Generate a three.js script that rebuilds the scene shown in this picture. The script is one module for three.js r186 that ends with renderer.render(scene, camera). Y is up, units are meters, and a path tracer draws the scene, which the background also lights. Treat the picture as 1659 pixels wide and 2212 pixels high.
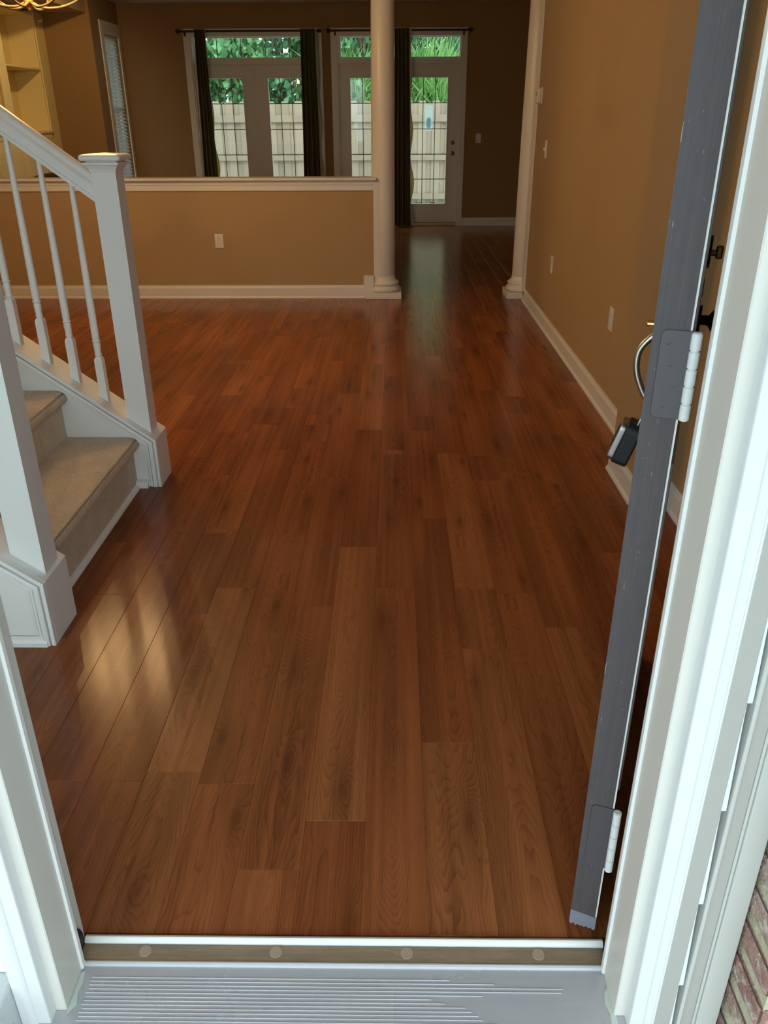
import * as THREE from 'three';
import { RoundedBoxGeometry } from 'three/addons/geometries/RoundedBoxGeometry.js';
import { mergeGeometries, mergeVertices, toCreasedNormals } from 'three/addons/utils/BufferGeometryUtils.js';

// ---------------------------------------------------------------- camera, sky, exposure
const scene = new THREE.Scene();
const camera = new THREE.PerspectiveCamera(64.71, 1659 / 2212, 0.05, 200);
{
  const back = new THREE.Vector3(-24.5, -851, 1746).normalize();
  const right0 = new THREE.Vector3(0.99991, -0.0039, -0.0126);
  // rows: world axes seen from the camera -> camera axes in the world
  const camRight = new THREE.Vector3(0.9999, -0.0039, -0.0126), camUp = new THREE.Vector3(-0.0020, 0.8989, -0.4381), camBack = new THREE.Vector3(0.0130, 0.4381, 0.8988);
  camera.position.set(0, 1.45, 0);
  camera.quaternion.setFromRotationMatrix(new THREE.Matrix4().makeBasis(camRight, camUp, camBack));
}
const SKY = 3.9, BULB = 0.88, CAN = 5.6;
{ // overcast sky: brighter towards the zenith, faintly blue
  const W = 64, H = 32, data = new Float32Array(W * H * 4);
  for (let y = 0; y < H; y++) for (let x = 0; x < W; x++) {
    const e = ((y + 0.5) / H - 0.5) * Math.PI, s = Math.max(0, Math.sin(e)), k = e < 0 ? 0.35 : 0.92 + 0.08 * s;
    const o = (y * W + x) * 4;
    data[o] = 0.84 * k; data[o + 1] = 1.0 * k; data[o + 2] = 1.07 * k; data[o + 3] = 1;
  }
  const t = new THREE.DataTexture(data, W, H, THREE.RGBAFormat, THREE.FloatType);
  t.mapping = THREE.EquirectangularReflectionMapping; t.magFilter = THREE.LinearFilter; t.needsUpdate = true;
  scene.background = t; scene.backgroundIntensity = SKY;
}
const renderer = new THREE.WebGLRenderer({ antialias: true });
renderer.toneMapping = THREE.LinearToneMapping;
renderer.toneMappingExposure = 1.0;
renderer.shadowMap.enabled = true;

// ---------------------------------------------------------------- helpers
let seed = 7;
const rnd = () => { seed = (seed * 1664525 + 1013904223) >>> 0; return seed / 4294967296; };
const rr = (a, b) => a + (b - a) * rnd();
const hash = (x, y, s) => { let h = Math.imul(x, 374761393) ^ Math.imul(y, 668265263) ^ Math.imul(s, 974634533); h = Math.imul(h ^ (h >>> 13), 1274126177); return ((h ^ (h >>> 16)) >>> 0) / 4294967296; };
function vnoise(x, y, s) {
  const ix = Math.floor(x), iy = Math.floor(y), fx = x - ix, fy = y - iy, u = fx * fx * (3 - 2 * fx), v = fy * fy * (3 - 2 * fy);
  const a = hash(ix, iy, s), b = hash(ix + 1, iy, s), c = hash(ix, iy + 1, s), d = hash(ix + 1, iy + 1, s);
  return a + (b - a) * u + (c - a) * v + (a - b - c + d) * u * v;
}
const names = new Map();
function numbered(n) { const k = names.get(n) ?? 0; names.set(n, k + 1); return k ? n + '_' + String(k).padStart(3, '0') : n; }
const lit = (m) => { m.castShadow = true; m.receiveShadow = true; return m; };
function mesh(name, geo, mat, parent) {
  const m = lit(new THREE.Mesh(geo, mat)); m.name = parent ? name : numbered(name); (parent || scene).add(m); return m;
}
function group(name, pos = [0, 0, 0], parent) { const g = new THREE.Group(); g.name = parent ? name : numbered(name); g.position.set(...pos); (parent || scene).add(g); return g; }
function tag(o, label, category, grp) { o.userData.label = label; o.userData.category = category; if (grp) o.userData.group = grp; return o; }
function structure(o, label) { o.userData.kind = 'structure'; if (label) o.userData.label = label; return o; }
const merge = (...g) => mergeGeometries(g.map((q) => { const n = q.index ? q.toNonIndexed() : q; for (const k of Object.keys(n.attributes)) if (!['position', 'normal', 'uv'].includes(k)) n.deleteAttribute(k); return n; }));
// box from corner to corner with uv in metres
function box(x0, x1, y0, y1, z0, z1, r = 0) {
  const w = Math.abs(x1 - x0), h = Math.abs(y1 - y0), d = Math.abs(z1 - z0);
  const g = r ? new RoundedBoxGeometry(w, h, d, 2, Math.min(r, w / 2.01, h / 2.01, d / 2.01)) : new THREE.BoxGeometry(w, h, d);
  g.translate((x0 + x1) / 2, (y0 + y1) / 2, (z0 + z1) / 2);
  return uvMetres(g);
}
function uvMetres(g) {
  const p = g.attributes.position, n = g.attributes.normal, uv = new Float32Array(p.count * 2);
  for (let i = 0; i < p.count; i++) {
    const ax = Math.abs(n.getX(i)), ay = Math.abs(n.getY(i)), az = Math.abs(n.getZ(i));
    let u, v;
    if (ay >= ax && ay >= az) { u = p.getX(i); v = p.getZ(i); } else if (ax >= az) { u = p.getZ(i); v = p.getY(i); } else { u = p.getX(i); v = p.getY(i); }
    uv[2 * i] = u; uv[2 * i + 1] = v;
  }
  g.setAttribute('uv', new THREE.BufferAttribute(uv, 2)); return g;
}
// prism: a 2-D profile [a, b] swept from A to B; a goes along axis U, b along axis V
function sweep(profile, A, B, U, V, smooth = false) {
  A = new THREE.Vector3(...A); B = new THREE.Vector3(...B); U = new THREE.Vector3(...U); V = new THREE.Vector3(...V);
  const n = profile.length, pos = [], idx = [];
  const at = (P, [a, b]) => P.clone().addScaledVector(U, a).addScaledVector(V, b);
  for (const P of [A, B]) for (const q of profile) pos.push(...at(P, q).toArray());
  const dir = B.clone().sub(A), flip = new THREE.Vector3().crossVectors(U, V).dot(dir) < 0;
  const area = THREE.ShapeUtils.area(profile.map(([a, b]) => new THREE.Vector2(a, b))) < 0;
  const f = flip !== area;
  for (let i = 0; i < n; i++) { const j = (i + 1) % n; f ? idx.push(i, i + n, j, j, i + n, j + n) : idx.push(i, j, i + n, j, j + n, i + n); }
  const caps = THREE.ShapeUtils.triangulateShape(profile.map(([a, b]) => new THREE.Vector2(a, b)), []);
  for (const [a, b, c] of caps) { flip ? idx.push(a, b, c, n + a, n + c, n + b) : idx.push(a, c, b, n + a, n + b, n + c); }
  let g = new THREE.BufferGeometry(); g.setAttribute('position', new THREE.Float32BufferAttribute(pos, 3)); g.setIndex(idx);
  g = g.toNonIndexed(); g.computeVertexNormals(); if (smooth) g = toCreasedNormals(mergeVertices(strip(g)), 0.7);
  return uvMetres(g);
}
const strip = (g) => { const q = new THREE.BufferGeometry(); q.setAttribute('position', g.attributes.position); return q; };
// polygon in the x-y plane (with holes) given thickness from z0 to z1
function slabXY(pts, z0, z1, holes = [], bevel = 0) {
  const s = new THREE.Shape(pts.map(([x, y]) => new THREE.Vector2(x, y)));
  for (const h of holes) s.holes.push(new THREE.Path(h.map(([x, y]) => new THREE.Vector2(x, y))));
  const g = new THREE.ExtrudeGeometry(s, { depth: z1 - z0 - 2 * bevel, bevelEnabled: bevel > 0, bevelThickness: bevel, bevelSize: bevel, bevelOffset: -bevel, bevelSegments: 2, curveSegments: 8 });
  g.translate(0, 0, z0 + bevel); return uvMetres(g);
}
const rect = (x0, x1, y0, y1) => [[x0, y0], [x1, y0], [x1, y1], [x0, y1]];
function lathe(pts, seg = 28) { return new THREE.LatheGeometry(pts.map(([r, y]) => new THREE.Vector2(r, y)), seg); }
// square section lofted through [half width, y] rings
function squareLoft(rings, seg = 1) {
  const pos = [], idx = []; const n = 4;
  for (const [h, y] of rings) pos.push(-h, y, -h, h, y, -h, h, y, h, -h, y, h);
  for (let k = 0; k + 1 < rings.length; k++) for (let i = 0; i < n; i++) { const a = k * n + i, b = k * n + (i + 1) % n, c = a + n, d = b + n; idx.push(a, c, b, b, c, d); }
  const t = (rings.length - 1) * n; idx.push(0, 1, 2, 0, 2, 3, t, t + 2, t + 1, t, t + 3, t + 2);
  let g = new THREE.BufferGeometry(); g.setAttribute('position', new THREE.Float32BufferAttribute(pos, 3)); g.setIndex(idx); g = g.toNonIndexed(); g.computeVertexNormals(); return uvMetres(g);
}
function tube(points, r, seg = 40, rad = 10) { return new THREE.TubeGeometry(new THREE.CatmullRomCurve3(points.map((p) => new THREE.Vector3(...p))), seg, r, rad, false); }
function rod(a, b, r, seg = 14) { const A = new THREE.Vector3(...a), B = new THREE.Vector3(...b), g = new THREE.CylinderGeometry(r, r, A.distanceTo(B), seg); g.applyQuaternion(new THREE.Quaternion().setFromUnitVectors(new THREE.Vector3(0, 1, 0), B.clone().sub(A).normalize())); const c = A.add(B).multiplyScalar(0.5); g.translate(c.x, c.y, c.z); return g; }

// ---------------------------------------------------------------- textures
function dataTex(W, H, fn, srgb = true) {
  const d = new Uint8Array(W * H * 4), c = [0, 0, 0];
  for (let y = 0; y < H; y++) for (let x = 0; x < W; x++) { fn(x, y, c); const o = (y * W + x) * 4; for (let k = 0; k < 3; k++) d[o + k] = Math.max(0, Math.min(255, c[k] * 255)); d[o + 3] = 255; }
  const t = new THREE.DataTexture(d, W, H); t.wrapS = t.wrapT = THREE.RepeatWrapping; t.magFilter = THREE.LinearFilter; t.minFilter = THREE.LinearMipmapLinearFilter; t.generateMipmaps = true;
  if (srgb) t.colorSpace = THREE.SRGBColorSpace; t.needsUpdate = true; return t;
}
const toS = (v) => (v <= 0.0031308 ? v * 12.92 : 1.055 * Math.pow(v, 1 / 2.4) - 0.055);
const PLANK_W = 0.1364, TEX_L = 2.4;
function woodTexture(s, mode) { // the figure of one oak board 0.136 x 2.4 m: flat-sawn arches, straight grain, pores and knots
  const W = 192, H = 2048, H0 = hash(1, s, 3), uc = 0.03 + 0.075 * hash(2, s, 3), v0 = 0.3 + 1.4 * hash(3, s, 3), slope = mode ? 0.012 : 0.045 + 0.05 * hash(4, s, 3);
  const knots = []; for (let k = 0; k < 4; k++) knots.push([0.02 + 0.1 * hash(k, s, 9), TEX_L * (k + 0.15 + 0.7 * hash(k, s, 10)) / 4, hash(k, s, 11)]);
  return dataTex(W, H, (px, py, c) => {
    const u = px / W * PLANK_W, v = py / H * TEX_L, seam = Math.min(1, Math.min(v, TEX_L - v) / 0.06);
    let h = slope * (v - v0) + (mode ? 0.09 + 0.06 * H0 : 0) + (vnoise(v * 1.7, s, s) - 0.5) * 0.05;
    const cx = uc + (vnoise(v * 1.3, s + 5, s + 1) - 0.5) * 0.03;
    let kd = 0, push = 0;
    for (const [ku, kv, ks] of knots) { const du = (u - ku) / 0.013, dv = (v - kv) / 0.04, q = du * du + dv * dv; if (q < 30) { push += 0.018 * Math.exp(-q * 0.25); if (ks > 0.45) kd += Math.exp(-q * 1.1) * 0.45 * ks + Math.exp(-((du * 0.62) ** 2) - (dv * 0.32) ** 2) * 0.42; } }
    let d = Math.sqrt((u - cx) * (u - cx) + h * h) + push + (vnoise(u * 38, v * 4, s + 2) - 0.5) * 0.012 + (vnoise(u * 90, v * 17, s + 3) - 0.5) * 0.0032;
    const f = d * (mode ? 300 : 250), fr = f - Math.floor(f), late = fr * fr * fr * (1 - Math.max(0, (fr - 0.93) / 0.07)) * (0.55 + 0.45 * vnoise(u * 40, v * 4, s + 4));
    const pore = vnoise(u * 900, v * 22, s + 6), pore2 = vnoise(u * 2200, v * 60, s + 7), blotch = vnoise(u * 16, v * 2.2, s + 8), streak = vnoise(u * 75, v * 0.9, s + 12);
    let t = 0.60 - 0.34 * late - 0.16 * (pore > 0.62 ? (pore - 0.62) * 2.4 : 0) + 0.22 * (pore < 0.3 ? (0.3 - pore) * 2.4 : 0) + 0.12 * (pore2 - 0.5) + 0.34 * (blotch - 0.5) + 0.26 * (streak - 0.5);
    t = Math.max(0, Math.min(1, t)); kd = Math.min(0.7, kd * seam * 0.8);
    const A = [0.090, 0.025, 0.009], B = [0.40, 0.136, 0.048];
    for (let k = 0; k < 3; k++) { let q = A[k] + (B[k] - A[k]) * t; q *= 1 - kd * [0.68, 0.72, 0.7][k]; c[k] = toS(q); }
  });
}
const wood = [0, 0, 1, 0, 1, 0, 1].map((mode, i) => woodTexture(11 + i * 17, mode));
const paintBump = dataTex(256, 256, (x, y, c) => { const v = 0.5 * vnoise(x / 7, y / 7, 3) + 0.3 * vnoise(x / 3, y / 3, 4) + 0.2 * vnoise(x / 1.4, y / 1.4, 5); c[0] = c[1] = c[2] = v; }, false);
paintBump.repeat.set(5, 5);
const carpetTex = dataTex(512, 512, (x, y, c) => { const n = 0.45 * vnoise(x / 2.1, y / 2.1, 3) + 0.3 * vnoise(x / 5, y / 5, 4) + 0.25 * vnoise(x / 60, y / 60, 8); const k = 0.62 + 0.5 * n; c[0] = toS(0.78 * k); c[1] = toS(0.64 * k); c[2] = toS(0.49 * k); });
carpetTex.repeat.set(2, 2);
const carpetBump = dataTex(512, 512, (x, y, c) => { c[0] = c[1] = c[2] = 0.6 * vnoise(x / 2.4, y / 2.4, 13) + 0.4 * vnoise(x / 5, y / 5, 14); }, false);
carpetBump.repeat.set(2, 2);
const edgeTex = dataTex(128, 1024, (x, y, c) => { // grey door paint, brushed, with chips that bare the white primer
  const s = 0.9 + 0.12 * vnoise(x / 3, y / 160, 2) + 0.06 * vnoise(x / 18, y / 26, 6), ch = vnoise(x / 2.2, y / 14, 21), edge = Math.min(x, 127 - x);
  let chip = ch > 0.955 || (edge < 4 && vnoise(x / 2, y / 30, 22) > 0.8) ? 1 : 0; if (vnoise(x / 30, y / 60, 23) < 0.66) chip = 0;
  c[0] = 0.290 * s + 0.35 * chip; c[1] = 0.260 * s + 0.36 * chip; c[2] = 0.262 * s + 0.35 * chip;
});
const alumBump = dataTex(256, 256, (x, y, c) => { c[0] = c[1] = c[2] = 0.5 + 0.5 * (vnoise(x / 30, y / 1.3, 41) - 0.5) + 0.4 * (vnoise(x / 6, y / 6, 42) - 0.5); }, false);
const alumRough = dataTex(256, 256, (x, y, c) => { c[0] = c[1] = c[2] = 0.34 + 0.3 * vnoise(x / 40, y / 22, 44) + 0.12 * vnoise(x / 4, y / 4, 45); }, false);
const stripTex = dataTex(1024, 64, (x, y, c) => { const k = 0.75 + 0.3 * vnoise(x / 70, y / 3, 51) + 0.18 * vnoise(x / 12, y / 1.5, 52); c[0] = toS(0.27 * k); c[1] = toS(0.195 * k); c[2] = toS(0.125 * k); });
const concreteTex = dataTex(512, 512, (x, y, c) => { const k = 0.86 + 0.14 * vnoise(x / 60, y / 60, 61) + 0.1 * (vnoise(x / 2, y / 2, 62) - 0.5) - (vnoise(x / 2.2, y / 2.2, 63) > 0.965 ? 0.4 : 0); c[0] = toS(0.62 * k); c[1] = toS(0.64 * k); c[2] = toS(0.65 * k); });
const lawnTex = dataTex(256, 256, (x, y, c) => { const k = 0.6 + 0.6 * vnoise(x / 4, y / 4, 71) * vnoise(x / 30, y / 30, 72) + 0.2 * vnoise(x / 1.5, y / 1.5, 73); c[0] = toS(0.07 * k); c[1] = toS(0.13 * k); c[2] = toS(0.04 * k); });
const brickBump = dataTex(128, 128, (x, y, c) => { c[0] = c[1] = c[2] = 0.6 * vnoise(x / 9, y / 9, 81) + 0.4 * vnoise(x / 2, y / 2, 82); }, false);
brickBump.repeat.set(6, 6);
function brickTex(base, i) { // fired clay with lime smears
  const t = dataTex(128, 128, (x, y, c) => { const n = vnoise(x / 11, y / 11, 300 + i) * 0.6 + vnoise(x / 4, y / 4, 310 + i) * 0.4, m = Math.min(1, Math.max(0, (n - 0.57) * 5)), k = 0.8 + 0.4 * vnoise(x / 7, y / 7, 320 + i), L = [0.55, 0.50, 0.40]; for (let q = 0; q < 3; q++) c[q] = toS((base[q] * (1 - 0.75 * m) + L[q] * 0.75 * m) * k); }); t.repeat.set(4, 4); return t;
}
const curtainTex = dataTex(256, 256, (x, y, c) => { // woven vertical stripes of dark brown and olive with thin tan lines
  const s = x / 256 * 22, i = Math.floor(s), f = s - i, k = hash(i, 3, 91), w = 0.8 + 0.3 * vnoise(x / 1.5, y / 2.5, 92);
  let a = k < 0.4 ? [0.044, 0.041, 0.025] : k < 0.75 ? [0.082, 0.078, 0.045] : [0.12, 0.10, 0.062]; if (f < 0.22 && k > 0.45) a = [0.28, 0.27, 0.17];
  for (let q = 0; q < 3; q++) c[q] = toS(a[q] * w);
});

// ---------------------------------------------------------------- materials
const std = (color, roughness, extra = {}) => new THREE.MeshStandardMaterial({ color: Array.isArray(color) ? new THREE.Color().setRGB(...color) : new THREE.Color(color), roughness, ...extra });
const M = {
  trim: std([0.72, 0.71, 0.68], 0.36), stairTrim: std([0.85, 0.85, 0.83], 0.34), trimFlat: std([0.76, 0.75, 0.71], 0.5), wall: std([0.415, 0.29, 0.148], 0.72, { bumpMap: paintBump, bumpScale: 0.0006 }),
  ceiling: std([0.72, 0.70, 0.64], 0.9, { bumpMap: paintBump, bumpScale: 0.0015 }), jamb: std([0.68, 0.66, 0.60], 0.4), jambShade: std([0.62, 0.60, 0.54], 0.45), mould: std([0.71, 0.715, 0.71], 0.35),
  carpet: std([1, 1, 1], 1, { map: carpetTex, bumpMap: carpetBump, bumpScale: 0.004 }), subfloor: std([0.10, 0.06, 0.035], 0.9), seam: std([0.05, 0.022, 0.012], 0.6),
  doorGrey: std([1, 1, 1], 0.6, { map: edgeTex }), doorWhite: std([0.74, 0.73, 0.70], 0.4), leafGrey: std([0.065, 0.055, 0.058], 0.4), sweep: std([0.19, 0.20, 0.235], 0.8),
  hinge: std([0.76, 0.77, 0.75], 0.38), nickel: std([0.62, 0.59, 0.53], 0.28, { metalness: 1 }), bronze: std([0.045, 0.032, 0.024], 0.4, { metalness: 0.7 }), agedBrass: std([0.30, 0.21, 0.11], 0.35, { metalness: 1 }), brass: std([0.85, 0.58, 0.20], 0.22, { metalness: 1 }), ivory: std([0.13, 0.09, 0.04], 0.5, { metalness: 0.2 }),
  rubber: std([0.012, 0.014, 0.014], 0.55), dark: std([0.012, 0.016, 0.014], 0.7), steel: std([0.40, 0.38, 0.36], 0.35, { metalness: 1 }),
  alum: std([0.45, 0.455, 0.475], 0.5, { metalness: 0.12, bumpMap: alumBump, bumpScale: 0.0004, roughnessMap: alumRough }), alumBright: std([0.62, 0.62, 0.65], 0.35, { metalness: 0.3 }), vinyl: std([0.80, 0.80, 0.77], 0.3), stripWood: std([1, 1, 1], 0.55, { map: stripTex }), plug: std([0.38, 0.29, 0.20], 0.55),
  smear: std([0.58, 0.66, 0.60], 0.5), plastic: std([0.74, 0.71, 0.64], 0.4), slot: std([0.03, 0.03, 0.03], 0.6),
  concrete: std([1, 1, 1], 0.85, { map: concreteTex }), lawn: std([1, 1, 1], 1, { map: lawnTex }), mortar: std([0.50, 0.46, 0.31], 0.95, { bumpMap: brickBump, bumpScale: 0.003 }), greyTrim: std([0.40, 0.385, 0.35], 0.5), paleTrim: std([0.52, 0.52, 0.48], 0.45), siding: std([0.75, 0.80, 0.84], 0.45), whiteSiding: std([0.88, 0.89, 0.88], 0.5),
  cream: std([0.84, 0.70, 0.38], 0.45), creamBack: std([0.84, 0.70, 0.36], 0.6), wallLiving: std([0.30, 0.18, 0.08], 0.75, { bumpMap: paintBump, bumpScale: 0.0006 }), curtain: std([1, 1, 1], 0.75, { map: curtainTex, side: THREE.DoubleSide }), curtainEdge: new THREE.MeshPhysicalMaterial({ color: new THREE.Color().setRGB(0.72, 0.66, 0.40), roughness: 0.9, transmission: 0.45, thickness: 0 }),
  came: std([0.11, 0.11, 0.105], 0.45, { metalness: 0.5 }), pane: new THREE.MeshPhysicalMaterial({ color: new THREE.Color().setRGB(0.93, 0.95, 0.93), roughness: 0.0, transmission: 1, thickness: 0, ior: 1.5 }),
  slat: new THREE.MeshPhysicalMaterial({ color: new THREE.Color().setRGB(0.80, 0.82, 0.86), roughness: 0.8, transmission: 0.6, thickness: 0 }), fence: null, leather: std([0.012, 0.014, 0.013], 0.4), bark: std([0.10, 0.075, 0.05], 0.95),
  bulb: new THREE.MeshStandardMaterial({ color: 0xffffff, emissive: new THREE.Color().setRGB(1, 0.66, 0.27), emissiveIntensity: 45 }),
};
const tint = (base, r, g, b) => { const m = base.clone(); m.color.setRGB(r, g, b); return m; };

// ================================================================ THE SETTING
const X0 = -4.75, X1 = 2.45, ZF = -12.77, CEIL = 2.86, RW = 1.134, ZE = -1.06;
// ---- floor
const floor = structure(group('floor'), 'reddish brown wood plank floor running from the entry to the far doors');
mesh('subfloor', box(X0, X1, -0.16, -0.0125, ZF - 0.1, ZE - 0.006), M.subfloor, floor);
{
  const variants = [];
  const tones = [[0.93, 0.88, 0.84], [1.0, 0.98, 0.95], [0.84, 0.76, 0.72], [1.10, 1.16, 1.14], [0.90, 0.84, 0.80], [1.0, 0.95, 0.91]];
  wood.forEach((t) => tones.forEach(([r, g, b]) => variants.push(new THREE.MeshPhysicalMaterial({ map: t, color: new THREE.Color().setRGB(r, g, b), roughness: 0.205, specularIntensity: 0.38 }))));
  function plank(x0, x1, za, zb, off, flip) { // top bevelled 1.3 mm, uv along the board
    const c = 0.0010, y = 0, yb = -0.012, P = [[x0 + c, y, za - c], [x1 - c, y, za - c], [x1 - c, y, zb + c], [x0 + c, y, zb + c], [x0, y - c, za], [x1, y - c, za], [x1, y - c, zb], [x0, y - c, zb], [x0, yb, za], [x1, yb, za], [x1, yb, zb], [x0, yb, zb]];
    const Q = [[0, 1, 2, 3]]; for (let i = 0; i < 4; i++) { const j = (i + 1) % 4; Q.push([i + 4, j + 4, j, i], [i + 8, j + 8, j + 4, i + 4]); }
    const pos = [], uv = [], put = (i) => { const [x, yy, z] = P[i]; pos.push(x, yy, z); let u = (x - x0) / PLANK_W, v = (-z + off) / TEX_L; if (flip & 1) u = 1 - u; if (flip & 2) v = -v; uv.push(u, v); };
    for (const [a, b, d, e] of Q) for (const i of [a, b, d, a, d, e]) put(i);
    const g = new THREE.BufferGeometry(); g.setAttribute('position', new THREE.Float32BufferAttribute(pos, 3)); g.setAttribute('uv', new THREE.Float32BufferAttribute(uv, 2)); g.computeVertexNormals(); return g;
  }
  // end joints read off the photograph, by row of boards
  const known = { '-6': [-3.675, -1.476 - 0], '-5': [-2.783, -1.476], '-4': [-3.664, -2.378], '-3': [-2.783, -1.469], '-2': [-2.265], '-1': [-3.949, -2.676, -1.356], '0': [-3.663, -2.382], '1': [-2.918, -1.616], '2': [-2.376] };
  const knownTone = { '1:-1.068': 3, '2:-1.068': 3, '-1:-1.068': 2, '-1:-1.356': 3, '-1:-2.676': 2, '0:-1.068': 5, '1:-1.616': 4, '-2:-1.068': 5, '-3:-1.068': 5, '-4:-1.068': 3 };
  const restGeo = []; let n = 0;
  const firstRow = Math.ceil((X0 + 0.0655) / PLANK_W) - 1, lastRow = Math.ceil((X1 + 0.0655) / PLANK_W);
  for (let i = firstRow; i <= lastRow; i++) {
    const x0 = Math.max(X0, -0.0655 + i * PLANK_W), x1 = Math.min(X1, -0.0655 + (i + 1) * PLANK_W); if (x1 - x0 < 0.01) continue;
    const joints = [...(known[i] || [-1.3 - 1.1 * rnd()])].sort((a, b) => b - a);
    while (joints[joints.length - 1] > ZF) joints.push(joints[joints.length - 1] - (rnd() < 0.75 ? 1.24 : rr(0.65, 1.1)));
    let za = ZE - 0.008;
    for (const j of joints) {
      const zb = Math.max(j, ZF); if (za - zb < 0.03) { za = Math.min(za, zb); continue; }
      const g = plank(x0, x1, za, zb, rr(0, TEX_L), Math.floor(rnd() * 4));
      const tone = knownTone[i + ':' + za.toFixed(3)] ?? Math.floor(rnd() * 6), m = variants[Math.floor(rnd() * wood.length) * 6 + tone];
      const xm = (x0 + x1) / 2, zm = (za + zb) / 2, seen = (zb > -7.6 && xm / zm < 0.5 && xm < RW && !(xm < -1.3 && zb > -3.3)) || (zb <= -7.6 && xm > -0.35 && xm < 1.9) ;
      if (seen && n < 300) { mesh('plank', g, m, floor); n++; } else restGeo.push(g);
      za = zb; if (za <= ZF) break;
    }
  }
  const rest = mesh('plank_field', mergeGeometries(restGeo), variants[1], floor); rest.userData.kind = 'stuff';
}
// ---- walls
structure(mesh('wall_front', slabXY(rect(X0 - 0.15, X1 + 0.15, -0.16, CEIL), ZE, -0.935, [rect(-0.63, 0.436, -0.12, 2.1), rect(-2.35, -0.82, 0.15, 2.45)]), M.wall));
structure(mesh('wall_front_cladding', slabXY(rect(X0 - 0.15, 0.46, -0.16, CEIL), -0.934, -0.915, [rect(-0.63, 0.436, -0.12, 2.1), rect(-2.35, -0.82, 0.15, 2.45)]), M.whiteSiding));
const unitOpen = [[-2.82, -1.10], [-0.80, 0.90]];
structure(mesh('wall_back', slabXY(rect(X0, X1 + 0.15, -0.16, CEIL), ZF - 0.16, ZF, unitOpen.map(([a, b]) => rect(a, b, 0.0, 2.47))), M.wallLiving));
structure(mesh('wall_right', merge(box(RW, RW + 0.12, -0.012, CEIL, -7.36, ZE), box(0.99, RW, -0.012, CEIL, -3.44, -3.05), box(RW, X1, -0.012, CEIL, -7.36, -7.24)), M.wall));
structure(mesh('wall_right_living', box(X1, X1 + 0.15, -0.16, CEIL, ZF - 0.16, ZE), M.wall));
{ // left side: alcove wall, the wall that faces the entry, and the window wall beyond
  const w = [-12.655, -12.02], y = [0.62, 2.445];
  const g = slabXY(rect(ZF, -11.6, -0.16, CEIL), -3.93, -3.78, [rect(w[0], w[1], y[0], y[1])]);
  const m = new THREE.Matrix4().set(0, 0, 1, 0, 0, 1, 0, 0, 1, 0, 0, 0, 0, 0, 0, 1); // (z,y,x) -> (x,y,z)
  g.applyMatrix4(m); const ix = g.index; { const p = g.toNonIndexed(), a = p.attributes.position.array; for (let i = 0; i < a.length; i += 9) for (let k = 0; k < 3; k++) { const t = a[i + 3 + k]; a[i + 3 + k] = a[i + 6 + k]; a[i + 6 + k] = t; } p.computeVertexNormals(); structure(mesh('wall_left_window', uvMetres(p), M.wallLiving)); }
  structure(mesh('wall_left', merge(box(X0 - 0.15, X0, -0.16, CEIL, -11.6, ZE)), M.wall));
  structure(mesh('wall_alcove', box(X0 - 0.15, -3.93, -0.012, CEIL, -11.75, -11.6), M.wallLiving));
  structure(mesh('trim_soffit', box(X0, -3.82, 2.63, CEIL, -11.6, -8.2), M.wall));
}
structure(mesh('ceiling', box(X0 - 0.15, X1 + 0.15, CEIL, CEIL + 0.2, ZF - 0.16, -0.9), M.ceiling));
structure(mesh('wall_header', box(X0, RW, 2.42, CEIL, -7.56, -7.36), M.trimFlat));
// ---- half wall with its cap
{
  const w = structure(group('wall_half'), 'tan half wall with a white moulded cap between entry and living room');
  mesh('panel', box(X0, -0.183, -0.012, 0.985, -7.49, -7.37), M.wall, w);
  const cap = [[-0.162, 0.976], [0.032, 0.976], [0.040, 0.982], [0.040, 0.993], [0.033, 1.0], [-0.162, 1.0]];
  mesh('cap', sweep(cap, [X0, 0, -7.37], [-0.16, 0, -7.37], [0, 0, 1], [0, 1, 0]), M.trim, w);
  const mo = [[0, 0.899], [0.012, 0.899], [0.012, 0.915], [0.008, 0.919], [0.008, 0.940], [0.011, 0.944], [0.011, 0.950], [0.006, 0.953], [0.006, 0.976], [0, 0.976]];
  mesh('moulding', sweep(mo, [X0, 0, -7.37], [-0.183, 0, -7.37], [0, 0, 1], [0, 1, 0]), M.trim, w);
  mesh('end_board', box(-0.186, -0.135, 0.05, 0.972, -7.495, -7.362, 0.003), M.trim, w);
  mesh('corner_block', box(-0.278, -0.186, 0, 0.196, -7.37, -7.345, 0.004), M.trim, w);
}
// ---- baseboards: shoe, flat face, cove top
const BASE = [[0, 0], [0.022, 0], [0.021, 0.008], [0.017, 0.015], [0.012, 0.019], [0.012, 0.086], [0.009, 0.094], [0.006, 0.099], [0.004, 0.112], [0, 0.112]];
const baseboard = (name, A, B, n) => structure(mesh(name, sweep(BASE, A, B, n, [0, 1, 0]), M.trim));
baseboard('baseboard_half_wall', [X0, 0, -7.37], [-0.278, 0, -7.37], [0, 0, 1]);
baseboard('baseboard_right', [RW, 0, -7.24], [RW, 0, -3.44], [-1, 0, 0]);
baseboard('baseboard_right_pier', [0.99, 0, -3.44], [0.99, 0, -3.05], [-1, 0, 0]);
baseboard('baseboard_right_return', [0.985, 0, -3.05], [RW, 0, -3.05], [0, 0, 1]);
baseboard('baseboard_right_entry', [RW, 0, -3.05], [RW, 0, ZE], [-1, 0, 0]);
baseboard('baseboard_back', [0.99, 0, ZF], [X1, 0, ZF], [0, 0, 1]);
baseboard('baseboard_back_left', [-3.78, 0, ZF], [-2.91, 0, ZF], [0, 0, 1]);
baseboard('baseboard_back_mid', [-1.01, 0, ZF], [-0.893, 0, ZF], [0, 0, 1]);
baseboard('baseboard_front', [-4.75, 0, ZE], [-0.74, 0, ZE], [0, 0, -1]);
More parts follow.
